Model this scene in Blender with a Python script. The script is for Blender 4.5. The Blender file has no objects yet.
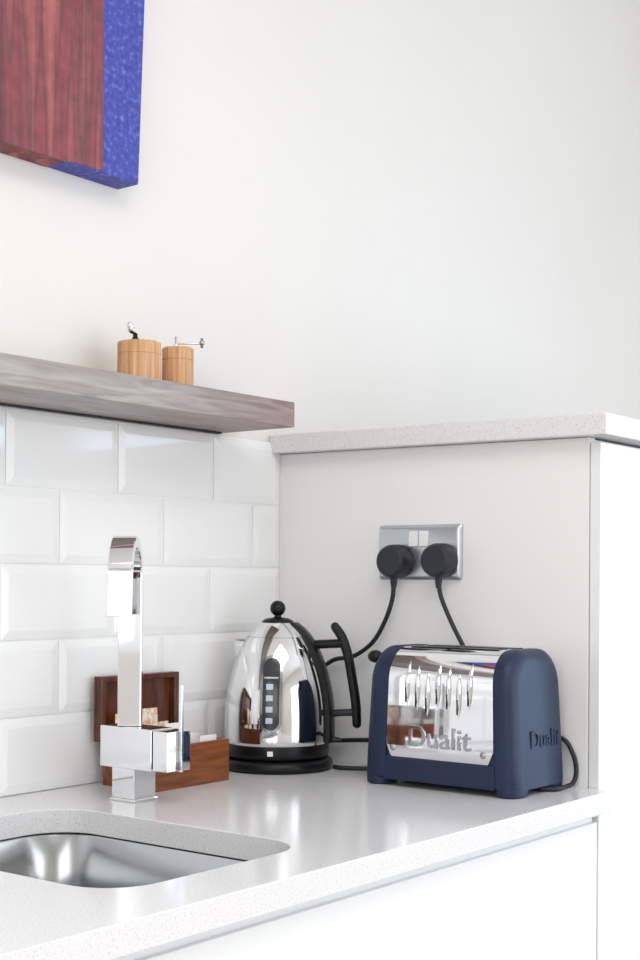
import bpy, bmesh, math, random
from mathutils import Vector, Matrix
random.seed(7)
C = bpy.context.scene.collection
PI = math.pi
ZC = 0.9                       # worktop height
scn = bpy.context.scene

# ------------------------------------------------------------------ materials
def mat(name, color, rough=0.5, metal=0.0, spec=0.5, coat=0.0, aniso=0.0):
    m = bpy.data.materials.new(name); m.use_nodes = True
    b = m.node_tree.nodes['Principled BSDF']
    b.inputs['Base Color'].default_value = (*color, 1)
    b.inputs['Roughness'].default_value = rough
    b.inputs['Metallic'].default_value = metal
    b.inputs['Specular IOR Level'].default_value = spec
    b.inputs['Coat Weight'].default_value = coat
    b.inputs['Coat Roughness'].default_value = 0.05
    b.inputs['Anisotropic'].default_value = aniso
    return m

def N(m, t, **kw):
    n = m.node_tree.nodes.new(t)
    for k, v in kw.items():
        setattr(n, k, v)
    return n

def L(m, a, b): m.node_tree.links.new(a, b)

def coords(m, scale=(1, 1, 1), rot=(0, 0, 0)):
    tc = N(m, 'ShaderNodeTexCoord'); mp = N(m, 'ShaderNodeMapping')
    mp.inputs['Scale'].default_value = scale; mp.inputs['Rotation'].default_value = rot
    L(m, tc.outputs['Object'], mp.inputs['Vector'])
    return mp.outputs['Vector']

def ramp(m, fac, stops):
    r = N(m, 'ShaderNodeValToRGB')
    els = r.color_ramp.elements
    while len(els) < len(stops): els.new(0.5)
    for e, (p, c) in zip(els, stops):
        e.position = p; e.color = (*c, 1)
    L(m, fac, r.inputs['Fac'])
    return r.outputs['Color']

def bsdf(m): return m.node_tree.nodes['Principled BSDF']

def noise_mat(name, stops, scale=(1, 1, 1), nscale=5, detail=4, rough=0.5, spec=0.5, distort=0.0, coat=0.0, bump=0.0, rot=(0, 0, 0)):
    m = mat(name, stops[0][1], rough, 0, spec, coat)
    v = coords(m, scale, rot)
    n = N(m, 'ShaderNodeTexNoise')
    n.inputs['Scale'].default_value = nscale; n.inputs['Detail'].default_value = detail
    n.inputs['Distortion'].default_value = distort
    L(m, v, n.inputs['Vector'])
    L(m, ramp(m, n.outputs['Fac'], stops), bsdf(m).inputs['Base Color'])
    if bump:
        bp = N(m, 'ShaderNodeBump'); bp.inputs['Strength'].default_value = bump; bp.inputs['Distance'].default_value = 0.002
        L(m, n.outputs['Fac'], bp.inputs['Height']); L(m, bp.outputs['Normal'], bsdf(m).inputs['Normal'])
    return m

def quartz(name):
    m = mat(name, (0.63, 0.62, 0.63), 0.16, 0, 0.5)
    v = coords(m)
    n = N(m, 'ShaderNodeTexNoise'); n.inputs['Scale'].default_value = 420; n.inputs['Detail'].default_value = 3
    L(m, v, n.inputs['Vector'])
    c1 = ramp(m, n.outputs['Fac'], [(0.30, (0.58, 0.57, 0.57)), (0.42, (0.755, 0.745, 0.755)), (0.6, (0.775, 0.765, 0.78)), (0.72, (0.84, 0.84, 0.85))])
    n2 = N(m, 'ShaderNodeTexVoronoi'); n2.inputs['Scale'].default_value = 240
    L(m, v, n2.inputs['Vector'])
    c2 = ramp(m, n2.outputs['Distance'], [(0.10, (0.62, 0.61, 0.61)), (0.24, (1, 1, 1))])
    mx = N(m, 'ShaderNodeMix', data_type='RGBA', blend_type='MULTIPLY'); mx.inputs[0].default_value = 0.3
    L(m, c1, mx.inputs[6]); L(m, c2, mx.inputs[7])
    L(m, mx.outputs[2], bsdf(m).inputs['Base Color'])
    return m

M = {}
M['paint'] = noise_mat('wall_paint', [(0.3, (0.755, 0.725, 0.690)), (0.7, (0.775, 0.745, 0.710))], nscale=3, rough=0.6, spec=0.3)
M['ceil'] = mat('ceiling_paint', (0.88, 0.88, 0.87), 0.7)
M['floor'] = noise_mat('floor_boards', [(0.3, (0.50, 0.38, 0.27)), (0.7, (0.62, 0.49, 0.36))], scale=(1, 9, 1), nscale=3, rough=0.4)
M['tile'] = mat('glazed_tile', (0.87, 0.87, 0.865), 0.07, 0, 0.5)
M['grout'] = mat('grout', (0.86, 0.86, 0.85), 0.8)
M['gloss'] = mat('white_gloss_lacquer', (0.84, 0.85, 0.86), 0.22, 0, 0.5)
M['panel'] = mat('white_panel', (0.86, 0.855, 0.85), 0.35, 0, 0.4)
M['quartz'] = quartz('speckled_quartz')
M['chrome'] = mat('chrome', (0.80, 0.80, 0.815), 0.045, 1)
M['chrome_dark'] = mat('dark_chrome', (0.42, 0.42, 0.45), 0.12, 1)
M['satin'] = mat('satin_steel', (0.57, 0.595, 0.64), 0.32, 1)
M['steel'] = mat('brushed_steel', (0.46, 0.475, 0.48), 0.19, 1, aniso=0.6)
M['black'] = mat('black_plastic', (0.006, 0.006, 0.008), 0.35, 0, 0.3)
M['black_soft'] = mat('black_rubber', (0.016, 0.016, 0.018), 0.5, 0, 0.4)
M['slate'] = mat('dark_slate_plastic', (0.020, 0.022, 0.032), 0.42, 0, 0.4)
M['navy'] = noise_mat('navy_soft_plastic', [(0.3, (0.0085, 0.018, 0.055)), (0.7, (0.010, 0.021, 0.060))], nscale=30, rough=0.45, spec=0.42)
M['glass_dark'] = mat('smoked_window', (0.035, 0.038, 0.045), 0.12, 0, 0.5)
M['mark'] = mat('pale_scale_mark', (0.50, 0.58, 0.66), 0.3)
M['white_plastic'] = mat('white_plastic', (0.85, 0.85, 0.84), 0.3)
M['paper'] = noise_mat('sachet_paper', [(0.4, (0.82, 0.80, 0.76)), (0.6, (0.88, 0.87, 0.84))], nscale=60, rough=0.7)
M['paper_orange'] = noise_mat('printed_sachet_paper', [(0.42, (0.85, 0.80, 0.72)), (0.50, (0.80, 0.42, 0.18)), (0.56, (0.86, 0.80, 0.70))], nscale=55, rough=0.6)
M['bamboo'] = noise_mat('bamboo', [(0.35, (0.48, 0.235, 0.10)), (0.5, (0.60, 0.33, 0.16)), (0.68, (0.70, 0.44, 0.25))], scale=(14, 14, 0.5), nscale=14, detail=3, rough=0.45)
M['mahogany'] = noise_mat('reddish_wood', [(0.32, (0.135, 0.038, 0.012)), (0.52, (0.225, 0.066, 0.020)), (0.72, (0.31, 0.10, 0.034))], scale=(1.5, 14, 14), nscale=8, detail=5, rough=0.35, distort=0.4)
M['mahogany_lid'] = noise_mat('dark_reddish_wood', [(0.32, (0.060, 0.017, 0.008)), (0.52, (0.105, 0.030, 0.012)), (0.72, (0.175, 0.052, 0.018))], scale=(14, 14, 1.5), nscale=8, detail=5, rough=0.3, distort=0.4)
# weathered shelf timber: pale grey-violet bleached grain that turns walnut brown at the far end
def shelf_mat():
    m = mat('weathered_walnut', (0.4, 0.33, 0.3), 0.38)
    v = coords(m, (1.6, 10, 14))
    n = N(m, 'ShaderNodeTexNoise'); n.inputs['Scale'].default_value = 4.5; n.inputs['Detail'].default_value = 6; n.inputs['Distortion'].default_value = 1.3
    L(m, v, n.inputs['Vector'])
    grey = ramp(m, n.outputs['Fac'], [(0.3, (0.25, 0.205, 0.19)), (0.5, (0.345, 0.305, 0.28)), (0.7, (0.42, 0.39, 0.365))])
    brown = ramp(m, n.outputs['Fac'], [(0.3, (0.15, 0.088, 0.075)), (0.5, (0.25, 0.160, 0.138)), (0.7, (0.32, 0.225, 0.20))])
    tc = N(m, 'ShaderNodeTexCoord'); sp = N(m, 'ShaderNodeSeparateXYZ'); L(m, tc.outputs['Object'], sp.inputs[0])
    mr = N(m, 'ShaderNodeMapRange'); mr.inputs['From Min'].default_value = -0.30; mr.inputs['From Max'].default_value = -0.02
    L(m, sp.outputs['X'], mr.inputs['Value'])
    mx = N(m, 'ShaderNodeMix', data_type='RGBA')
    L(m, mr.outputs['Result'], mx.inputs[0]); L(m, grey, mx.inputs[6]); L(m, brown, mx.inputs[7])
    L(m, mx.outputs[2], bsdf(m).inputs['Base Color'])
    return m
M['shelf'] = shelf_mat()
def blue_mat():
    m = noise_mat('mottled_blue_paint', [(0.3, (0.032, 0.040, 0.25)), (0.55, (0.056, 0.068, 0.38)), (0.78, (0.19, 0.22, 0.56))], nscale=120, detail=5, rough=0.6, bump=0.3)
    return m
M['blue'] = blue_mat()
def red_mat():
    m = mat('striped_red_paint', (0.35, 0.1, 0.1), 0.65)
    v = coords(m, (1, 1, 0.05))
    n = N(m, 'ShaderNodeTexNoise'); n.inputs['Scale'].default_value = 34; n.inputs['Detail'].default_value = 2.5; n.inputs['Distortion'].default_value = 0.15
    L(m, v, n.inputs['Vector'])
    c = ramp(m, n.outputs['Fac'], [(0.32, (0.10, 0.040, 0.045)), (0.42, (0.19, 0.050, 0.062)), (0.49, (0.27, 0.060, 0.072)), (0.54, (0.15, 0.055, 0.058)), (0.60, (0.33, 0.085, 0.09)), (0.70, (0.46, 0.15, 0.14))])
    n2 = N(m, 'ShaderNodeTexNoise'); n2.inputs['Scale'].default_value = 60; n2.inputs['Detail'].default_value = 6
    L(m, coords(m), n2.inputs['Vector'])
    c2 = ramp(m, n2.outputs['Fac'], [(0.3, (0.72, 0.72, 0.72)), (0.7, (1.1, 1.1, 1.1))])
    mx = N(m, 'ShaderNodeMix', data_type='RGBA', blend_type='MULTIPLY'); mx.inputs[0].default_value = 0.8
    L(m, c, mx.inputs[6]); L(m, c2, mx.inputs[7]); L(m, mx.outputs[2], bsdf(m).inputs['Base Color'])
    return m
M['red'] = red_mat()

# ------------------------------------------------------------------ helpers
def link(name, bm, m, parent=None, smooth=False, world=False, bevel=0.0, segs=2, auto=None):
    """link a bmesh as ONE object; world=True: verts are world coordinates, moved into the parent's frame"""
    bmesh.ops.recalc_face_normals(bm, faces=bm.faces)
    me = bpy.data.meshes.new(name)
    if world and parent is not None:
        bm.transform(parent.matrix_basis.inverted())
    bm.to_mesh(me); bm.free()
    for x in (m if isinstance(m, (list, tuple)) else [m]): me.materials.append(x)
    o = bpy.data.objects.new(name, me); C.objects.link(o)
    if parent is not None: o.parent = parent
    if smooth:
        for p in me.polygons: p.use_smooth = True
        if auto is not None: me.set_sharp_from_angle(angle=math.radians(auto))
    if bevel:
        md = o.modifiers.new('bevel', 'BEVEL'); md.width = bevel; md.segments = segs
        md.limit_method = 'ANGLE'; md.angle_limit = math.radians(35)
    return o

def thing(name, label, cat, loc, rz=0.0, group=None):
    o = bpy.data.objects.new(name, None); C.objects.link(o)
    o.location = loc; o.rotation_euler = (0, 0, rz); o.empty_display_size = 0.05
    o.matrix_basis = Matrix.Translation(Vector(loc)) @ Matrix.Rotation(rz, 4, 'Z')
    return tag(o, label, cat, group)

def tag(o, label, cat, group=None):
    o['label'] = label; o['category'] = cat
    if group: o['group'] = group
    return o

def struct(o):
    o['kind'] = 'structure'; return o

def bx(bm, x0, x1, y0, y1, z0, z1):
    v = [bm.verts.new((x, y, z)) for x in (x0, x1) for y in (y0, y1) for z in (z0, z1)]
    for f in ((0, 1, 3, 2), (4, 6, 7, 5), (0, 4, 5, 1), (2, 3, 7, 6), (0, 2, 6, 4), (1, 5, 7, 3)):
        bm.faces.new([v[i] for i in f])
    return v

def box(x0, x1, y0, y1, z0, z1):
    bm = bmesh.new(); bx(bm, x0, x1, y0, y1, z0, z1); return bm

def lathe(prof, segs=64, bm=None, c=(0, 0, 0)):
    bm = bm or bmesh.new(); rings = []
    for r, z in prof:
        if r < 1e-5: rings.append([bm.verts.new((c[0], c[1], c[2] + z))])
        else: rings.append([bm.verts.new((c[0] + r * math.cos(2 * PI * i / segs), c[1] + r * math.sin(2 * PI * i / segs), c[2] + z)) for i in range(segs)])
    for a, b in zip(rings, rings[1:]):
        for i in range(segs):
            j = (i + 1) % segs
            if len(a) == 1 and len(b) == 1: continue
            if len(a) == 1: bm.faces.new((a[0], b[i], b[j]))
            elif len(b) == 1: bm.faces.new((a[i], a[j], b[0]))
            else: bm.faces.new((a[i], a[j], b[j], b[i]))
    return bm

def loft(bm, loops, cap0=True, cap1=True):
    ls = [[bm.verts.new(p) for p in lp] for lp in loops]
    n = len(ls[0])
    for a, b in zip(ls, ls[1:]):
        for i in range(n):
            j = (i + 1) % n
            bm.faces.new((a[i], a[j], b[j], b[i]))
    if cap0: bm.faces.new(ls[0][::-1])
    if cap1: bm.faces.new(ls[-1])
    return ls

def spline(pts, per=10):
    P = [Vector(p) for p in pts]; P = [P[0] * 2 - P[1]] + P + [P[-1] * 2 - P[-2]]
    out = []
    for i in range(1, len(P) - 2):
        for k in range(per):
            t = k / per
            a, b, c, d = P[i - 1:i + 3]
            out.append(0.5 * ((2 * b) + (c - a) * t + (2 * a - 5 * b + 4 * c - d) * t * t + (3 * b - a - 3 * c + d) * t ** 3))
    out.append(P[-2]); return out

def tube(pts, r, segs=12, bm=None, smooth_path=True, rad=None, flat=None):
    bm = bm or bmesh.new()
    P = spline(pts) if smooth_path else [Vector(p) for p in pts]
    n = len(P); up = None; loops = []
    for i, p in enumerate(P):
        t = (P[min(i + 1, n - 1)] - P[max(i - 1, 0)]).normalized()
        if up is None:
            up = Vector((0, 0, 1)) if abs(t.z) < 0.9 else Vector((1, 0, 0))
        s = t.cross(up).normalized(); up = s.cross(t).normalized()
        rr = rad(i / (n - 1)) * r if rad else r
        fy = flat or 1
        loops.append([p + s * (rr * math.cos(2 * PI * k / segs)) + up * (rr * fy * math.sin(2 * PI * k / segs)) for k in range(segs)])
    loft(bm, loops); return bm

def sphere(c, r, bm=None, sx=1, sy=1, sz=1, seg=24):
    bm = bm or bmesh.new()
    mt = Matrix.Translation(Vector(c)) @ Matrix.Diagonal((sx, sy, sz, 1))
    bmesh.ops.create_uvsphere(bm, u_segments=seg, v_segments=seg // 2, radius=r, matrix=mt)
    return bm

def cyl(bm, p0, p1, r, segs=24):
    return tube([p0, p1], r, segs, bm, smooth_path=False)

def rrect(x0, x1, y0, y1, r, z, n=10):
    pts = []
    for cx, cy, a in ((x1 - r, y1 - r, 0), (x0 + r, y1 - r, 90), (x0 + r, y0 + r, 180), (x1 - r, y0 + r, 270)):
        for k in range(n + 1):
            t = math.radians(a + 90 * k / n)
            pts.append((cx + r * math.cos(t), cy + r * math.sin(t), z))
    return pts

def lettering(name, text, size, depth, mt, parent, m):
    cu = bpy.data.curves.new(name, 'FONT'); cu.body = text; cu.size = size; cu.extrude = depth
    cu.bevel_depth = depth * 0.25; cu.align_x = 'CENTER'; cu.align_y = 'CENTER'
    tmp = bpy.data.objects.new('tmp', cu); C.objects.link(tmp)
    dg = bpy.context.evaluated_depsgraph_get()
    me = bpy.data.meshes.new_from_object(tmp.evaluated_get(dg))
    bpy.data.objects.remove(tmp); bpy.data.curves.remove(cu)
    me.transform(mt); me.name = name
    me.materials.clear(); me.materials.append(m)
    o = bpy.data.objects.new(name, me); C.objects.link(o); o.parent = parent
    return o

# ------------------------------------------------------------------ the room
RX0, RX1, RY0, RZ = -2.9, 2.3, -3.3, 2.7
struct(link('floor', box(RX0 - .15, RX1 + .15, RY0 - .15, .15, -.1, 0), M['floor']))
struct(link('ceiling', box(RX0 - .15, RX1 + .15, RY0 - .15, .15, RZ, RZ + .1), M['ceil']))
struct(link('wall_north', box(RX0 - .15, RX1 + .15, 0, .15, 0, RZ), M['paint']))
EY0, EY1, EZ0, EZ1 = -3.15, -1.65, 0.45, 2.25  # opening for an invented east window that lets light in
bm = bmesh.new()
bx(bm, RX1, RX1 + .15, RY0, EY0, 0, RZ); bx(bm, RX1, RX1 + .15, EY1, 0, 0, RZ)
bx(bm, RX1, RX1 + .15, EY0, EY1, 0, EZ0); bx(bm, RX1, RX1 + .15, EY0, EY1, EZ1, RZ)
struct(link('wall_east', bm, M['paint']))
# south wall with a wide invented window, west with a smaller one, for light
SX0, SX1, SZ0, SZ1 = -1.3, 2.0, 0.10, 2.25
bm = bmesh.new()
bx(bm, RX0 - .15, SX0, RY0 - .15, RY0, 0, RZ); bx(bm, SX1, RX1 + .15, RY0 - .15, RY0, 0, RZ)
bx(bm, SX0, SX1, RY0 - .15, RY0, 0, SZ0); bx(bm, SX0, SX1, RY0 - .15, RY0, SZ1, RZ)
struct(link('wall_south', bm, M['paint']))
WY0, WY1, WZ0, WZ1 = -2.5, -0.9, 1.0, 2.4
bm = bmesh.new()
bx(bm, RX0 - .15, RX0, RY0, WY0, 0, RZ); bx(bm, RX0 - .15, RX0, WY1, 0, 0, RZ)
bx(bm, RX0 - .15, RX0, WY0, WY1, 0, WZ0); bx(bm, RX0 - .15, RX0, WY0, WY1, WZ1, RZ)
struct(link('wall_west', bm, M['paint']))
def added_window_frame(name, horizontal, a0, a1, z0, z1, pos, bars):
    bm = bmesh.new(); w = .05
    def seg(u0, u1, v0, v1):
        if horizontal: bx(bm, u0, u1, pos - .03, pos + .03, v0, v1)
        else: bx(bm, pos - .03, pos + .03, u0, u1, v0, v1)
    seg(a0, a1, z0, z0 + w); seg(a0, a1, z1 - w, z1)
    for k in range(bars + 2):
        u = a0 + (a1 - a0 - w) * k / (bars + 1); seg(u, u + w, z0 + w, z1 - w)
    return struct(link(name, bm, M['gloss']))
added_window_frame('added_window_1', True, SX0, SX1, SZ0, SZ1, RY0 - .08, 2)  # unseen south window, invented for light and reflections
added_window_frame('added_window_2', False, WY0, WY1, WZ0, WZ1, RX0 - .08, 1)  # unseen west window, invented to carry fill light

added_window_frame('added_window_3', False, EY0, EY1, EZ0, EZ1, RX1 + .08, 1)  # unseen east window, invented for light and reflections

# ------------------------------------------------------------------ half-height cabinet (right) and its stone ledge
CT = ZC + 0.494
LT = ZC + 0.5060
hc = thing('half_height_cabinet', 'white half-height cabinet closing off the right end of the worktop, below the stone ledge', 'cabinet', (0.3, -0.29, 0))
link('carcass', box(0.02, 0.90, -.572, -.004, 0.08, LT - .006), M['panel'], hc, world=True)
bm = box(0.0, 0.018, -.5755, -.002, 0.0, LT - .0006)
for v in bm.verts:
    if v.co.z > 1: v.co.z += .0065 * v.co.y
link('side_panel', bm, M['panel'], hc, world=True, bevel=.0008)
link('door', box(0.0, 0.598, -.5935, -.5768, 0.10, CT), M['gloss'], hc, world=True, bevel=.0012)
link('door', box(0.602, 0.90, -.5935, -.5768, 0.10, CT), M['gloss'], hc, world=True, bevel=.0012)
link('plinth', box(0.02, 0.90, -.53, -.51, 0.0, 0.098), M['gloss'], hc, world=True)
TILT = .0065
bm = box(-.025, 0.93, -.6135, -.0005, LT, LT + .0305)
for v in bm.verts: v.co.z += TILT * v.co.y
o = link('stone_ledge', bm, M['quartz'], bevel=.0015)
tag(o, 'pale grey speckled stone slab capping the half-height cabinet behind the toaster', 'ledge')

# ------------------------------------------------------------------ worktop with sink cut-out
TX0 = -2.3
HX0, HX1, HY0, HY1, HR = -.888, -.583, -.530, -.118, .062
bm = bmesh.new()
outer = [bm.verts.new((x, y, ZC)) for x, y in ((TX0, -.6145), (-.0005, -.6145), (-.0005, -.594), (-.0005, -.0005), (TX0, -.0005))]
hole = [bm.verts.new((p[0], p[1], ZC)) for p in rrect(HX0, HX1, HY0, HY1, HR, ZC)]
ed = []
for lp in (outer, hole):
    for i in range(len(lp)): ed.append(bm.edges.new((lp[i], lp[(i + 1) % len(lp)])))
r = bmesh.ops.triangle_fill(bm, use_beauty=True, use_dissolve=False, edges=ed)
fs = [f for f in r['geom'] if isinstance(f, bmesh.types.BMFace)]
ex = bmesh.ops.extrude_face_region(bm, geom=fs)
bmesh.ops.translate(bm, vec=(0, 0, -.03), verts=[v for v in ex['geom'] if isinstance(v, bmesh.types.BMVert)])
wt = link('worktop', bm, M['quartz'], bevel=.0012)
tag(wt, 'pale grey speckled stone worktop with a rounded cut-out over the sink', 'worktop')

sk = thing('undermount_sink', 'brushed steel sink bowl mounted under the worktop cut-out', 'sink', (-.735, -.33, ZC - .21))
bm = bmesh.new()
def sl(off, z, r): return rrect(HX0 - off, HX1 + off, HY0 - off, HY1 + off, r, ZC + z)
loft(bm, [sl(.022, -.0322, HR + .02), sl(.004, -.0322, HR), sl(.003, -.034, HR), sl(-.004, -.12, HR), sl(-.009, -.165, HR), sl(-.016, -.182, HR - .004), sl(-.03, -.19, HR - .02), sl(-.12, -.194, .02),
          ], cap0=False, cap1=True)
b = link('bowl', bm, M['steel'], sk, smooth=True, world=True, auto=50)
md = b.modifiers.new('thick', 'SOLIDIFY'); md.thickness = .001; md.offset = -1
dr = link('drain', lathe([(0, .002), (.018, .002), (.020, .004), (.040, .004), (.043, .001), (.043, 0)], 40, c=(-.735, -.33, ZC - .1935)), M['chrome'], sk, smooth=True, world=True, auto=40)

# ------------------------------------------------------------------ base cabinet under the worktop
bc = thing('base_cabinet', 'white gloss handleless base cabinet under the worktop front edge', 'cabinet', (-1.1, -.3, 0))
bm = bmesh.new()
bx(bm, TX0, -.004, -.56, -.54, .10, .70); bx(bm, TX0, -.004, -.02, -.004, .10, .86); bx(bm, TX0, -.004, -.54, -.02, .10, .118)
bx(bm, TX0, TX0 + .018, -.56, -.02, .118, .86); bx(bm, -.022, -.004, -.56, -.02, .118, .866)
link('carcass', bm, M['panel'], bc, world=True)
link('finger_rail', box(TX0, -.004, -.5850, -.561, .79, ZC - .0305), M['gloss'], bc, world=True)
for x0, x1 in ((-1.1, -.005), (-1.7, -1.103), (TX0, -1.703)):
    link('door', box(x0, x1, -.5935, -.5765 - .0035, .10, ZC - .0465), M['gloss'], bc, world=True, bevel=.0012)
link('plinth', box(TX0, -.004, -.53, -.51, 0.0, 0.098), M['gloss'], bc, world=True)

# ------------------------------------------------------------------ tiled splashback
def tiles():
    bm = bmesh.new()
    X0 = -1.5; pz = .1047; px = .2085; g = .0015; top = .5245
    v = bx(bm, X0, -.0005, -.003, -.0005, ZC + .0005, ZC + top)
    for f in bm.faces: f.material_index = 1
    offs = [-.07, -.176, -.0735, -.176, -.0718, -.168]
    offs = [-.0718, -.176, -.176, -.0718, -.168]
    offs = [-.176, -.0718, -.176, -.0718, -.168]
    for r in range(6):
        z0, z1 = ZC + r * pz + g, min(ZC + (r + 1) * pz - g, ZC + top)
        if z1 - z0 < .004: continue
        a = offs[r % 5] + px
        while a > X0:
            x0, x1 = max(a - px + g, X0), min(a - g, -.001)
            if x1 - x0 > .012:
                e = min(.011, (x1 - x0) * .35); ez = min(.011, (z1 - z0) * .35)
                q = []
                for y, dx, dz in ((-.003, 0, 0), (-.0045, 0, 0), (-.0064, e, ez), (-.0066, e + .001, ez + .001)):
                    q.append([(x0 + dx, y, z0 + dz), (x1 - dx, y, z0 + dz), (x1 - dx, y, z1 - dz), (x0 + dx, y, z1 - dz)])
                n0 = len(bm.faces)
                loft(bm, q, cap0=False)
            a -= px
    o = link('tiled_splashback', bm, [M['tile'], M['grout']])
    return o
tag(tiles(), 'glossy white rectangular tiles on the wall behind the tap and kettle', 'splashback')

# ------------------------------------------------------------------ floating shelf
o = link('floating_shelf', box(-1.35, .0, -.1485, 0, 0, .0385), M['shelf'], bevel=.0008)
o.location = (-.1425, -.0005, ZC + .5293)
shadow_strip = link('shelf_shadow_strip', box(-1.35, -.012, -.0100, 0, -.0026, 0), M['slate'], o)  # dark strip standing in for the shadow line under the shelf's back edge
tag(o, 'thick weathered brown-grey wooden shelf mounted above the white tiles', 'shelf')

# ------------------------------------------------------------------ painting
PZ = ZC + .8668
pt = thing('painting', 'thick unframed painting of red stripes with a blue margin on the wall', 'painting', (-.62, -.0005, PZ))
bm = bmesh.new()
pts = [(-1.02, PZ), (-.3745, PZ), (-.3625, PZ + .30), (-.3565, PZ + .62), (-1.02, PZ + .62)]
loft(bm, [[(x, .0005, z) for x, z in pts], [(x, -.042, z) for x, z in pts]])
link('canvas', bm, M['blue'], pt, world=True, bevel=.0015)
bm = bmesh.new()
pts = [(-1.016, PZ - .0010), (-.515, PZ - .0010), (-.50, PZ + .002), (-.4455, PZ + .003), (-.4475, PZ + .615), (-1.016, PZ + .615)]
loft(bm, [[(x, -.0421, z) for x, z in pts], [(x, -.0432, z) for x, z in pts]])
bx(bm, -1.016, -.515, -.0421, -.002, PZ - .0010, PZ - .0001)
o = link('striped_field', bm, M['red'], pt, world=True); o['label'] = 'dull red field of vertical brushed stripes'

# ------------------------------------------------------------------ grinders on the shelf
SZ = ZC + .5293 + .0386
def grinder(x, y, r, h, label, facets, crank):
    g = thing('spice_grinder', label, 'grinder', (x, y, SZ), 0, 'wooden grinders on the shelf')
    rr = .0022
    pr = [(0, 0), (r - rr, 0), (r, rr), (r, h * .70), (r - .0006, h * .705), (r - .0006, h * .715), (r, h * .72), (r, h - rr), (r - rr, h), (0, h)]
    link('body', lathe(pr, facets), M['bamboo'], g, smooth=True, auto=20 if facets < 20 else 40)
    if crank == 'post':
        link('spindle', lathe([(0, h), (.0055, h), (.0055, h + .004), (.0035, h + .006), (.003, h + .012), (0, h + .012)], 16, c=(-.008, 0, 0)), M['black'], g, smooth=True)
        a = math.radians(200)
        bm = tube([(-.008, 0, h + .011), (-.012, .001, h + .0125), (-.016, .003, h + .014)], .0022, 8)
        cr = link('crank', bm, M['black'], g, smooth=True)
        bm = lathe([(0, 0), (.0035, .001), (.0035, .004), (.005, .007), (.005, .011), (.0035, .013), (0, .0135)], 16, c=(-.0155, .003, h + .0135))
        link('crank_knob', bm, M['chrome'], cr, smooth=True)
    else:
        bm = lathe([(0, h), (.004, h), (.004, h + .003), (.0024, h + .005), (.0024, h + .016), (0, h + .016)], 16, c=(-.004, 0, 0))
        link('spindle', bm, M['chrome'], g, smooth=True)
        d = Vector((.609, -.793, 0))
        p0 = Vector((-.004, 0, h + .006)); p1 = p0 + d * .038
        cr = link('crank', tube([p0, p0 + d * .02, p1], .0014, 8), M['chrome'], g, smooth=True)
        bm = sphere(p1 + Vector((0, 0, .001)), .0042, None, 1, 1, 1, 14)
        cyl(bm, p1 + Vector((0, 0, -.006)), p1 + Vector((0, 0, .008)), .0022, 10)
        link('crank_knob', bm, M['chrome_dark'], cr, smooth=True)
    return g
grinder(-.404, -.075, .0318, .0625, 'wider bamboo grinder with a dark crank post, left of the two on the shelf', 12, 'post')
grinder(-.3250, -.075, .0233, .0655, 'narrower bamboo grinder with its thin metal crank sticking out to the right', 40, 'side')

# ------------------------------------------------------------------ mixer tap
tp = thing('mixer_tap', 'chrome square mixer tap with a flat arched spout and side lever by the sink', 'tap', (-.487, -.153, ZC))
link('foot_plate', box(-.0225, .0225, -.0235, .0235, .0002, .004), M['chrome'], tp, bevel=.001)
link('column', box(-.0205, .0205, -.0205, .0205, .004, .046), M['chrome'], tp, bevel=.0008)
link('body_block', box(-.0215, .0205, -.0525, .0425, .0440, .0985), M['chrome'], tp, bevel=.0010)
link('handle_cap', box(-.0205, .0240, -.0805, -.0545, .0450, .0970), M['chrome'], tp, bevel=.0010)
link('lever', box(.0005, .0050, -.0855, -.0807, .0440, .1575), M['chrome'], tp, bevel=.0006)
def spout():
    a = math.radians(218.5); dx = Vector((math.cos(a), math.sin(a), 0)); s = Vector((-math.sin(a), math.cos(a), 0))
    base = Vector((-.0020, .0060, 0)); hw = .0155
    path = []                      # (distance along dx, z, thickness)
    path += [(0, .0992, .019), (0, .22, .019), (0, .262, .017)]
    R = .054; zc = .294
    for k in range(0, 17):
        t = PI * k / 16
        path.append((R - R * math.cos(t), zc + R * math.sin(t) * .92, .017 - .005 * k / 16))
    path += [(2 * R + .003, .272, .0115), (2 * R + .007, .2485, .011)]
    loops = []; n = len(path)
    for i, (u, z, th) in enumerate(path):
        u0, z0, _ = path[max(i - 1, 0)]; u1, z1, _ = path[min(i + 1, n - 1)]
        t = Vector((u1 - u0, z1 - z0)).normalized(); nn = Vector((-t.y, t.x))
        c = base + dx * u + Vector((0, 0, z)); off = dx * nn.x + Vector((0, 0, nn.y))
        h = th / 2; e = .0012
        lp = []
        for su, sv in ((-1, -1), (1, -1), (1, 1), (-1, 1)):
            for q in ((0, 1), (1, 0)) if su * sv > 0 else ((1, 0), (0, 1)):
                lp.append(c + s * su * (hw - e * q[0]) + off * sv * (h - e * q[1]))
        loops.append(lp)
    bm = bmesh.new(); loft(bm, loops)
    link('spout', bm, M['chrome'], tp, smooth=True, auto=28)
spout()

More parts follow.
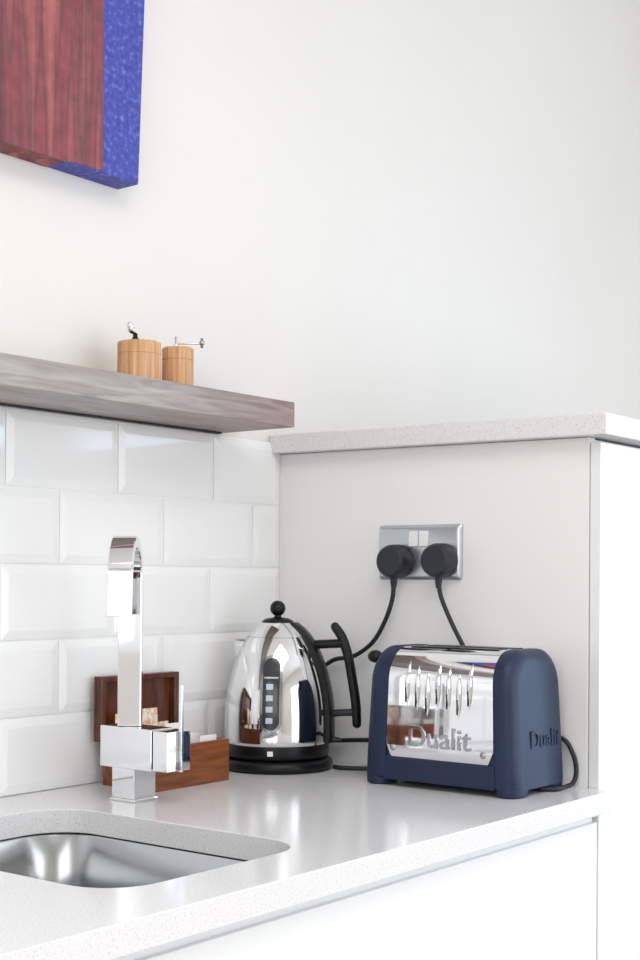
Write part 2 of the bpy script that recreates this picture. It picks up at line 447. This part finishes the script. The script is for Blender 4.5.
# ------------------------------------------------------------------ wooden tea box with its lid open
BX0, BX1, BYF, BYB, BH = -.432, -.272, -.1335, -.026, .061
BL = -.424
tb = thing('tea_box', 'reddish-brown wooden tea box with its lid standing open against the tiles', 'box', ((BX0 + BX1) / 2, (BYF + BYB) / 2, ZC))
w = .007
bm = bmesh.new()
bx(bm, BL, BX1, BYF, BYF + w, ZC, ZC + BH); bx(bm, BL, BX1, BYB - w, BYB, ZC, ZC + BH)
bx(bm, BL, BL + w, BYF + w, BYB - w, ZC, ZC + BH); bx(bm, BX1 - w, BX1, BYF + w, BYB - w, ZC, ZC + BH)
bx(bm, BL + w, BX1 - w, BYF + w, BYB - w, ZC + .0005, ZC + .006)
link('body', bm, M['mahogany'], tb, world=True, bevel=.0012)
for k in range(1, 3):
    x = BL + (BX1 - BL) * k / 3
    link('divider', box(x - .0015, x + .0015, BYF + w, BYB - w, ZC + .006, ZC + .050), M['mahogany'], tb, world=True)
LZ0, LZ1 = ZC + BH + .001, ZC + .1550
ly0, ly1 = BYB - .006, BYB + .010
bm = bmesh.new()
bx(bm, BX0, BX1, ly1 - .005, ly1, LZ0, LZ1)
bx(bm, BX0, BX0 + .010, ly0, ly1 - .005, LZ0, LZ1); bx(bm, BX1 - .010, BX1, ly0, ly1 - .005, LZ0, LZ1)
bx(bm, BX0 + .010, BX1 - .010, ly0, ly1 - .005, LZ1 - .008, LZ1); bx(bm, BX0 + .010, BX1 - .010, ly0, ly1 - .005, LZ0, LZ0 + .008)
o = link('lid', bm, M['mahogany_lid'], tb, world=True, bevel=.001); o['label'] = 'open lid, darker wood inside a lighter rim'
for x in (BX0 + .03, BX1 - .03):
    link('hinge', box(x - .009, x + .009, BYB, BYB + .002, ZC + BH - .012, ZC + BH + .014), M['satin'], tb, world=True)

def sachet(x, y, w_, h_, z, rz, tilt, m, label):
    g = bmesh.new()
    bm = g; nx, nz = 6, 5; grid = []
    for side in (1, -1):
        rows = []
        for j in range(nz + 1):
            row = []
            for i in range(nx + 1):
                u, v = i / nx * 2 - 1, j / nz * 2 - 1
                th = .0035 * max(0, (1 - u ** 4) * (1 - v ** 4)) + .0003
                row.append(bm.verts.new((u * w_ / 2, side * th, (v + 1) * h_ / 2)))
            rows.append(row)
        grid.append(rows)
        for j in range(nz):
            for i in range(nx):
                bm.faces.new((rows[j][i], rows[j][i + 1], rows[j + 1][i + 1], rows[j + 1][i]))
    a, b = grid
    per = [(0, i) for i in range(nx)] + [(j, nx) for j in range(nz)] + [(nz, i) for i in range(nx, 0, -1)] + [(j, 0) for j in range(nz, 0, -1)]
    for k in range(len(per)):
        p, q = per[k], per[(k + 1) % len(per)]
        bm.faces.new((a[p[0]][p[1]], a[q[0]][q[1]], b[q[0]][q[1]], b[p[0]][p[1]]))
    o = link('tea_sachet', bm, m, smooth=True, auto=60)
    o.location = (x, y, z); o.rotation_euler = (tilt, 0, rz)
    return tag(o, label, 'sachet', 'tea sachets in the wooden box')
zb = ZC + .0075
TG = [(-.3955, -.046, .036, .094, 0.0, -.06, 'paper_orange', 'orange printed sachet standing at the left of the tea box, behind the tap spout'),
      (-.3480, -.047, .038, .098, 0.0, -.06, 'paper_orange', 'orange and cream sachet standing tall in the tea box, just right of the tap spout'),
      (-.3480, -.071, .036, .080, .0, -.08, 'paper_orange', 'cream printed sachet leaning in front of the tallest sachet'),
      (-.3480, -.098, .036, .080, 0, -.05, 'paper', 'white sachet in the middle of the tea box, above the tap handle'),
      (-.2975, -.058, .032, .058, .0, -.08, 'paper', 'white paper sachet at the back of the right compartment'),
      (-.2975, -.086, .032, .060, .0, -.08, 'paper', 'white paper sachet in the middle of the right compartment'),
      (-.2965, -.116, .036, .0595, .0, -.05, 'paper', 'white paper sachet nearest the front of the right compartment'),
      (-.3960, -.085, .036, .066, 0, -.08, 'paper', 'white sachet standing behind the tap body, front left of the tea box')]
for x, y, w_, h_, rz, tilt, m, lb in TG:
    sachet(x, y, w_, h_, zb, rz, tilt, M[m], lb)

# ------------------------------------------------------------------ kettle on its base
KX, KY = -.1218, -.101
KR = math.radians(-65)
kb = thing('power_dock', 'round black power base under the chrome kettle', 'kettle base', (KX, KY, ZC), KR)
link('stand', lathe([(0, 0.0003), (.080, .0003), (.0870, .003), (.0880, .008), (.0870, .014), (.081, .0175), (.074, .0185), (0, .0185)], 80), M['black'], kb, smooth=True, auto=60)
kt = thing('kettle', 'polished chrome dome kettle with black handle, spine and ball knob', 'kettle', (KX, KY, ZC + .0188), KR)
KZ = .0188
prof = [(.0800, .0405), (.0828, .046), (.0832, .060), (.0830, .080), (.0820, .098), (.0800, .115), (.0765, .133), (.0715, .152), (.0655, .170), (.0585, .187), (.0505, .201), (.0420, .2125), (.0330, .2215), (.0230, .229), (.0140, .2325), (.0, .2335)]
def krad(z):
    for (r0, z0), (r1, z1) in zip(prof, prof[1:]):
        if z0 <= z <= z1: return r0 + (r1 - r0) * (z - z0) / (z1 - z0)
    return prof[0][0] if z < prof[0][1] else 0
sp = spline([(r, 0, z) for r, z in prof], 3)
link('body', lathe([(p.x if i < len(sp) - 1 else 0, p.z - KZ) for i, p in enumerate(sp) if p.z < .2072], 96), M['chrome'], kt, smooth=True)
link('lid', lathe([(.0475, .2056 - KZ)] + [(p.x + .0004 if i < len(sp) - 1 else 0, p.z - KZ) for i, p in enumerate(sp) if p.z >= .206], 96), M['chrome'], kt, smooth=True)
link('lower_band', lathe([(0, .0002), (.0775, .0002), (.0805, .003), (.0815, .010), (.0812, .020), (.0805, .0222), (.0, .0222)], 96), M['black'], kt, smooth=True, auto=60)
kn = link('lid_knob', lathe([(0, .2335 - KZ)] + [(.006, .233 - KZ), (.0055, .2385 - KZ)] + [(.0122 * math.sin(t), .2500 - KZ - .0122 * math.cos(t)) for t in [math.radians(26 + k * 11) for k in range(14)]] + [(0, .2622 - KZ)], 32), M['black'], kt, smooth=True)
# black collar round the crown of the lid
link('collar', lathe([(.0255, .2255 - KZ), (.0250, .2300 - KZ), (.0185, .2340 - KZ), (.0070, .2362 - KZ), (.0, .2364 - KZ)], 48), M['black'], kt, smooth=True)
# spine down the handle side
loops = []
zs = [.228 - .186 * k / 24 for k in range(25)]
for z in zs:
    r = krad(z); hw = .0165 if z < .2 else .0165 - .004 * (z - .2) / .03
    out = r + .0075; inn = r - .004
    loops.append([(inn, -hw, z - KZ), (out - .003, -hw, z - KZ), (out, -hw * .6, z - KZ), (out, hw * .6, z - KZ), (out - .003, hw, z - KZ), (inn, hw, z - KZ)])
bm = bmesh.new(); loft(bm, loops)
link('spine', bm, M['black'], kt, smooth=True, auto=50)
# handle
hb = tube([(.0920, 0, .2225 - KZ), (.1035, 0, .205 - KZ), (.1135, 0, .175 - KZ), (.1200, 0, .140 - KZ), (.1255, 0, .105 - KZ), (.1275, 0, .072 - KZ)], .0077, 16, rad=lambda t: 1 - .1 * abs(2 * t - 1) ** 6)
sphere((.0920, 0, .2225 - KZ), .0069, hb, seg=16); sphere((.1275, 0, .072 - KZ), .0069, hb, seg=16)
hd = link('handle', hb, M['black'], kt, smooth=True)
link('upper_arm', tube([(.052, 0, .1935 - KZ), (.075, 0, .195 - KZ), (.103, 0, .1965 - KZ)], .0070, 12), M['black'], hd, smooth=True)
link('lower_arm', tube([(.080, 0, .086 - KZ), (.100, 0, .0885 - KZ), (.125, 0, .0900 - KZ)], .0056, 12), M['slate'], hd, smooth=True)
link('switch', tube([(.083, .0, .047 - KZ), (.092, 0, .0465 - KZ), (.103, 0, .0455 - KZ)], .006, 12, rad=lambda t: 1 - .4 * t), M['black'], kt, smooth=True)
# spout beak opposite the handle
loops = []
for z, out, hw in ((.163, .003, .007), (.172, .006, .012), (.182, .0115, .016), (.192, .0175, .018), (.199, .0195, .0185)):
    r = krad(z) - .003
    loops.append([(-r, -hw, z - KZ), (-(r + .003 + out * .55), -hw * .62, z - KZ), (-(r + .003 + out), 0, z - KZ), (-(r + .003 + out * .55), hw * .62, z - KZ), (-r, hw, z - KZ)])
bm = bmesh.new(); loft(bm, loops)
spo = link('spout', bm, M['chrome'], kt, smooth=True, auto=60)
loops = []
for z, off in ((.1992, -.0015), (.1998, -.0015)):
    r = krad(.199) - .003; out, hw = .0195, .0185
    loops.append([(-r, -hw * .8, z - KZ), (-(r + out * .5), -hw * .5, z - KZ), (-(r + out), 0, z - KZ), (-(r + out * .5), hw * .5, z - KZ), (-r, hw * .8, z - KZ)])
bm = bmesh.new(); loft(bm, loops)
link('spout_mouth', bm, M['black'], spo)
# water gauge, 90 degrees from the handle, conforming to the dome
def patch(u0, u1, z0, z1, off, ang, rnd=None, nu=10, nz=24, thick=.0012):
    """curved patch on the body; rnd = True gives a stadium outline"""
    bm = bmesh.new(); w_ = (u1 - u0) / 2; uc = (u0 + u1) / 2; layers = []
    for o_ in (off, off - thick):
        rows = []
        for j in range(nz + 1):
            t = j / nz
            if rnd:
                t = .5 - .5 * math.cos(PI * t)
            z = z0 + (z1 - z0) * t
            hw = w_
            if rnd:
                d = min(z - z0, z1 - z)
                if d < w_: hw = math.sqrt(max(w_ * w_ - (w_ - d) ** 2, 1e-8))
            r = max(krad(z), .02)
            row = []
            for i in range(nu + 1):
                u = uc + hw * (2 * i / nu - 1); a = ang + u / r
                row.append(bm.verts.new(((r + o_) * math.cos(a), (r + o_) * math.sin(a), z - KZ + o_ * .25)))
            rows.append(row)
        layers.append(rows)
        for j in range(nz):
            for i in range(nu):
                bm.faces.new((rows[j][i], rows[j][i + 1], rows[j + 1][i + 1], rows[j + 1][i]))
    a, b = layers
    per = [(0, i) for i in range(nu)] + [(j, nu) for j in range(nz)] + [(nz, i) for i in range(nu, 0, -1)] + [(j, 0) for j in range(nz, 0, -1)]
    for k in range(len(per)):
        p, q = per[k], per[(k + 1) % len(per)]
        bm.faces.new((a[p[0]][p[1]], a[q[0]][q[1]], b[q[0]][q[1]], b[p[0]][p[1]]))
    return bm
GA = -PI / 2 + .13
gz0, gz1 = .0625, .1790
rim = link('gauge_rim', patch(-.0165, .0165, gz0, gz1, .0022, GA, True, thick=.003), M['chrome_dark'], kt, smooth=True, auto=40)
gw = link('gauge_window', patch(-.0125, .0125, gz0 + .004, gz1 - .004, .0032, GA, True, thick=.003), M['glass_dark'], rim, smooth=True, auto=40)
for k in range(4):
    z = .0765 + k * .017
    link('level_mark', patch(-.0070, .0030, z, z + .0085, .0040, GA, None, 4, 4, .001), M['mark'], gw, smooth=True, auto=40)
link('gauge_clip', patch(-.0105, .0105,   .1440, .1465, .0042, GA, None, 6, 2, .001), M['chrome'], gw, smooth=True, auto=40)
def bandpatch(u0, u1, z0, z1, R, ang):
    bm = bmesh.new(); loops = []
    for z in (z0, z1):
        loops.append([((R + o_) * math.cos(ang + u / R), (R + o_) * math.sin(ang + u / R), z) for u, o_ in ((u0, .0006), (u1, .0006), (u1, -.0005), (u0, -.0005))])
    loft(bm, loops); return bm
o = link('badge', bandpatch(-.0050, .0035, .0085, .0160, .0815, GA), M['white_plastic'], kt); o['label'] = 'small pale badge on the black band'

# ------------------------------------------------------------------ toaster
TXC, TYC = -.0925, -.4255
ts = thing('toaster', 'navy blue toaster with a polished chrome front panel, below the double socket', 'toaster', (TXC, TYC, ZC))
TA, TT, TRAD, TB = .0755, .2000, .047, .1275
def section(d, z0=.0100, rb=.004):
    """half-outline of the bread-shaped profile, inset by d, from front bottom over the top to back bottom"""
    a, T, R = TA - d, TT - d, TRAD - d * .6
    pts = [(-a + rb, z0), (-a, z0 + rb)]
    for k in range(1, 6): pts.append((-a, z0 + rb + (T - R - z0 - rb) * k / 6))
    for k in range(13):
        t = PI - (PI / 2) * k / 12
        pts.append((-a + R + R * math.cos(t), T - R + R * math.sin(t)))
    pts = pts + [(-x, z) for x, z in reversed(pts)]
    return [(x * (1 - .05 * max(z - .05, 0) / .15), z) for x, z in pts]
CY0, CY1 = -.0940, .0865                      # chrome range in local y (right end, left end)
ys = []
RE = .020
for k in range(8):
    t = math.radians(6 + 84 * k / 7); ys.append((-TB + RE * (1 - math.sin(t)), RE * (1 - math.cos(t))))
ys = [(-TB + RE * (1 - math.cos(math.radians(90 * k / 7))), RE * (1 - math.sin(math.radians(90 * k / 7)))) for k in range(8)]
left = [(-y, d) for y, d in reversed(ys)]
mid = [(CY0 - .003, 0), (CY0 - .0005, .0008), (CY0 + .0002, .0040), (CY1 - .0002, .0040), (CY1 + .0005, .0008), (CY1 + .003, 0)]
loops = []
for y, d in ys + mid + left:
    lean = 1 if y < 0 else -1
    loops.append([(x, y + lean * .055 * max(z - .02, 0) * (abs(y) / TB) ** 2, z) for x, z in section(d)])
bm = bmesh.new(); loft(bm, loops)
link('body', bm, M['navy'], ts, smooth=True, auto=40)
# lower skirt covering the recess under the panel, front and back
for s in (1, -1):
    bm = bmesh.new(); lp = []
    for y in (CY0 - .0005, CY1 + .0005):
        lp.append([(s * -(TA - .006), y, .0100), (s * -(TA - .0006), y, .0100), (s * -(TA), y, .014), (s * -TA, y, .040), (s * -(TA - .0010), y, .0425), (s * -(TA - .006), y, .0425)])
    loft(bm, lp); link('skirt', bm, M['navy'], ts)
# feet
for sx in (1, -1):
    for sy in (1, -1):
        lp = []
        for z, e in ((0.0003, .0030), (.002, .0006), (.018, 0)):
            q = rrect(-TA + .0003 + e, -TA + .050 - e, -TB + .0003 + e, -TB + .040 - e, .0185, z, 7)
            lp.append([(p[0] * sx, p[1] * sy, p[2]) for p in q])
        bm = bmesh.new(); loft(bm, lp)
        link('foot', bm, M['navy'], ts, smooth=True, auto=50)
# chrome panel wrapping front, top and back, with rounded lower corners
def chrome_panel():
    bm = bmesh.new(); pr = section(.0010, .0430, .0005); n = len(pr); nu = 24; layers = []
    ext = []
    for dd in (.0010, .0035):
        pr = section(dd, .0430, .0005); rows = []
        for (x, z) in pr:
            cut = 0; d = z - .0430
            if d < .012: cut = .012 - math.sqrt(max(.012 ** 2 - (.012 - d) ** 2, 0))
            y0, y1 = CY0 + .0008 + cut, CY1 - .0008 - cut
            def lean(y): return y + (1 if y < 0 else -1) * .055 * max(z - .02, 0) * (abs(y) / TB) ** 2
            rows.append([bm.verts.new((x, lean(y0 + (y1 - y0) * i / nu), z)) for i in range(nu + 1)])
        layers.append(rows)
        for j in range(n - 1):
            for i in range(nu): bm.faces.new((rows[j][i], rows[j][i + 1], rows[j + 1][i + 1], rows[j + 1][i]))
    a, b = layers
    per = [(0, i) for i in range(nu)] + [(j, nu) for j in range(n - 1)] + [(n - 1, i) for i in range(nu, 0, -1)] + [(j, 0) for j in range(n - 1, 0, -1)]
    for k in range(len(per)):
        p, q = per[k], per[(k + 1) % len(per)]
        bm.faces.new((a[p[0]][p[1]], a[q[0]][q[1]], b[q[0]][q[1]], b[p[0]][p[1]]))
    return link('chrome_panel', bm, M['chrome'], ts, smooth=True, auto=50)
cp = chrome_panel(); cp['label'] = 'polished chrome panel with vents'
XF = -(TA - .0010)
def xf(z):
    A, R, T = TA - .0010, TRAD - .0006, TT - .0010
    x = A if z < T - R else A - R + math.sqrt(max(R * R - (z - T + R) ** 2, 0))
    return -x * (1 - .05 * max(z - .05, 0) / .15)
for k in range(7):
    y = .0500 - k * .0172
    zc_ = .1480 - (0, .006, .013)[k % 3]
    hh = .032
    bm = bmesh.new(); lp = []
    for j in range(13):                                         # raised lens-shaped louvre
        t = j / 12; z = zc_ + hh * (2 * t - 1); s = math.sin(PI * t) ** .7
        w2 = .0002 + .0056 * s; p = .0002 + .0028 * s
        lp.append([(xf(z) + .001, y - w2, z), (xf(z) - p * .8, y - w2 * .45, z), (xf(z) - p, y, z), (xf(z) - p * .8, y + w2 * .45, z), (xf(z) + .001, y + w2, z)])
    loft(bm, lp); link('vent_louvre', bm, M['chrome'], cp, smooth=True, auto=70)
    bm = bmesh.new(); z0 = zc_ - .026
    bx(bm, xf(z0) - .0033, xf(z0) + .001, y + .0008, y + .0019, z0, z0 + .021)
    link('vent_slit', bm, M['black'], cp)
rot_front = Matrix(((0, 0, -1, 0), (-1, 0, 0, 0), (0, 1, 0, 0), (0, 0, 0, 1)))     # x -> -Y, y -> Z, z -> -X
rot_side = Matrix(((1, 0, 0, 0), (0, 0, -1, 0), (0, 1, 0, 0), (0, 0, 0, 1)))       # x -> X, y -> Z, z -> -Y
o = lettering('logo_lettering', 'Dualit', .0430, .0010, Matrix.Translation((XF - .0003, -.004, .0730)) @ rot_front, cp, M['chrome_dark'])
for y, z in ((.0730, .0560), (-.0760, .0560)):
    bm = lathe([(0, .0022), (.003, .0018), (.0045, .0006), (.0046, 0), (.0, -.001)], 20)
    bm.transform(Matrix.Translation((XF, y, z)) @ Matrix.Rotation(-PI / 2, 4, 'Y'))
    link('rivet', bm, M['chrome_dark'], cp, smooth=True)
o = lettering('side_lettering', 'Dualit', .0350, .0010, Matrix.Translation((.012, -TB + .0027, .0750)) @ rot_side, ts, M['navy'])
# bread slots in the top, lever knob on the left end
for x in (-.022, .022):
    link('bread_slot', box(x - .013, x + .013, CY0 + .018, CY1 - .018, TT - .004, TT - .0004), M['black'], ts)
bm = sphere((-.0460, TB - .0030, .1830), .0105, None, 1, 1.15, .9, 20)
cyl(bm, (-.0460, TB - .022, .181), (-.0460, TB - .004, .183), .006, 14)
link('lever_knob', bm, M['black'], ts, smooth=True)

# ------------------------------------------------------------------ double socket on the cabinet side
so = thing('double_socket', 'brushed steel double wall socket with white switches on the cabinet side', 'socket', (-.0005, -.289, ZC + .339))
bm = bmesh.new()
lp = []
for x, e in ((0, 0), (-.0035, 0), (-.0075, .004), (-.0080, .0055)):
    lp.append([(x, p[0], p[1]) for p in rrect(-.0765 + e, .0765 - e, -.0425 + e, .0425 - e, .004, 0, 4)])
loft(bm, lp); link('faceplate', bm, M['satin'], so, smooth=True, auto=30)
for y in (.0085, -.0105):
    bm = bmesh.new()
    loft(bm, [[(-.0080, y - .0085, .008), (-.0080, y + .0085, .008), (-.0080, y + .0085, .033), (-.0080, y - .0085, .033)],
              [(-.0108, y - .0080, .009), (-.0108, y + .0080, .009), (-.0095, y + .0080, .032), (-.0095, y - .0080, .032)]])
    link('rocker_switch', bm, M['white_plastic'], so, bevel=.0006)
for y in (.066, -.066):
    bm = lathe([(0, .0012), (.0025, .001), (.003, 0)], 14); bm.transform(Matrix.Translation((-.0080, y, .0)) @ Matrix.Rotation(-PI / 2, 4, 'Y'))
    link('screw', bm, M['chrome_dark'], so, smooth=True)

def power_lead(label, py, pz, cable_pts, r=.0036):
    t = thing('power_lead', label, 'power lead', (-.0100, py, ZC + pz), 0, 'black power leads plugged into the socket')
    pr = [(0, 0.0), (.0265, .0), (.0268, .004), (.0262, .020), (.0240, .0265), (.0215, .0290), (.0, .0300)]
    bm = lathe(pr, 14 * 3)
    bm.transform(Matrix.Rotation(-PI / 2, 4, 'Y'))
    pl = link('plug', bm, M['slate'], t, smooth=True, auto=40)
    bm = tube([(-.013, 0, -.022), (-.013, 0, -.034), (-.013, 0, -.042)], .0062, 12, rad=lambda u: 1 - .35 * u)
    link('cord_grip', bm, M['slate'], pl, smooth=True)
    link('cable', tube([Vector((-.023, py, ZC + pz - .034))] + [Vector(p) for p in cable_pts], r, 10), M['black_soft'], t, smooth=True, world=True)
    return t
power_lead('kettle lead running from the left black plug down behind the kettle', -.2535, .3245,
           [(-.0235, -.2510, ZC + .265), (-.0235, -.2380, ZC + .232), (-.022, -.213, ZC + .197), (-.018, -.172, ZC + .173), (-.014, -.125, ZC + .163), (-.012, -.07, ZC + .120),
            (-.012, -.030, ZC + .06), (-.014, -.040, ZC + .030), (-.012, -.12, ZC + .034), (-.012, -.190, ZC + .040), (-.010, -.26, ZC + .044), (-.0085, -.330, ZC + .035), (-.0085, -.36, ZC + .014), (-.0085, -.330, ZC + .0045), (-.019, -.290, ZC + .0042), (-.055, -.250, ZC + .0042), (-.083, -.205, ZC + .0042), (-.0868, -.1860, ZC + .0050)])
power_lead('toaster lead running from the right black plug down behind the toaster', -.3360, .3255,
           [(-.0235, -.3420, ZC + .268), (-.0235, -.3620, ZC + .228), (-.0200, -.3850, ZC + .185), (-.011, -.395, ZC + .14), (-.008, -.42, ZC + .09), (-.0075, -.47, ZC + .075), (-.0075, -.535, ZC + .070), (-.0080, -.5560, ZC + .048), (-.0085, -.562, ZC + .024),
            (-.014, -.560, ZC + .0075), (-.040, -.560, ZC + .0042), (-.066, -.558, ZC + .0042), (-.080, -.540, ZC + .0046)], .0034)

# ------------------------------------------------------------------ camera
F, H, PHI, ROLL = 1369.34, 579.45, 0.6552, 0.006
cam = bpy.data.cameras.new('camera'); co = bpy.data.objects.new('camera', cam); C.objects.link(co)
cam.sensor_fit = 'VERTICAL'; cam.sensor_height = 36; cam.lens = F / 960 * 36
cam.shift_y = (H - 480) / 960; cam.clip_start = .01
f = Vector((math.cos(PHI), math.sin(PHI), 0))
q = f.to_track_quat('-Z', 'Y').to_matrix().to_4x4()
co.matrix_world = Matrix.Translation((-1.7879, -1.4645, ZC + .2957)) @ q @ Matrix.Rotation(ROLL, 4, 'Z')
scn.camera = co

# ------------------------------------------------------------------ light
def area(name, loc, rot, sx, sy, power, col):
    l = bpy.data.lights.new(name, 'AREA'); l.shape = 'RECTANGLE'; l.size = sx; l.size_y = sy; l.energy = power; l.color = col
    o = bpy.data.objects.new(name, l); C.objects.link(o); o.location = loc; o.rotation_euler = rot
    return o
area('added_south_light', ((SX0 + SX1) / 2, RY0 - .25, (SZ0 + SZ1) / 2), (PI / 2, 0, 0), SX1 - SX0 + .3, SZ1 - SZ0 + .3, 60, (.91, .95, 1.0))  # main light through the unseen, invented south window
area('added_east_light', (RX1 + .25, (EY0 + EY1) / 2, (EZ0 + EZ1) / 2), (PI / 2, 0, PI / 2), EY1 - EY0 + .2, EZ1 - EZ0 + .2, 44, (.46, .73, 1.0))  # bluish light added through the invented east window, tints the toaster end
area('added_west_fill', (RX0 - .25, (WY0 + WY1) / 2, (WZ0 + WZ1) / 2), (PI / 2, 0, -PI / 2), WY1 - WY0 + .2, WZ1 - WZ0 + .2, 21, (1.0, .975, .95))  # fill added through the invented west window
area('added_ceiling_fill', (-1.3, -1.5, RZ - .06), (0, 0, 0), 1.2, 1.2, 20, (1.0, .98, .955))  # invented overhead fill for worktop and walls, no fitting modelled
wd = bpy.data.worlds.new('world'); scn.world = wd; wd.use_nodes = True
wd.node_tree.nodes['Background'].inputs['Color'].default_value = (.9, .95, 1, 1)
wd.node_tree.nodes['Background'].inputs['Strength'].default_value = 1.0
scn.view_settings.view_transform = 'Standard'; scn.view_settings.look = 'None'
scn.view_settings.gamma = 1; scn.view_settings.use_curve_mapping = False
scn.view_settings.exposure = -0.07
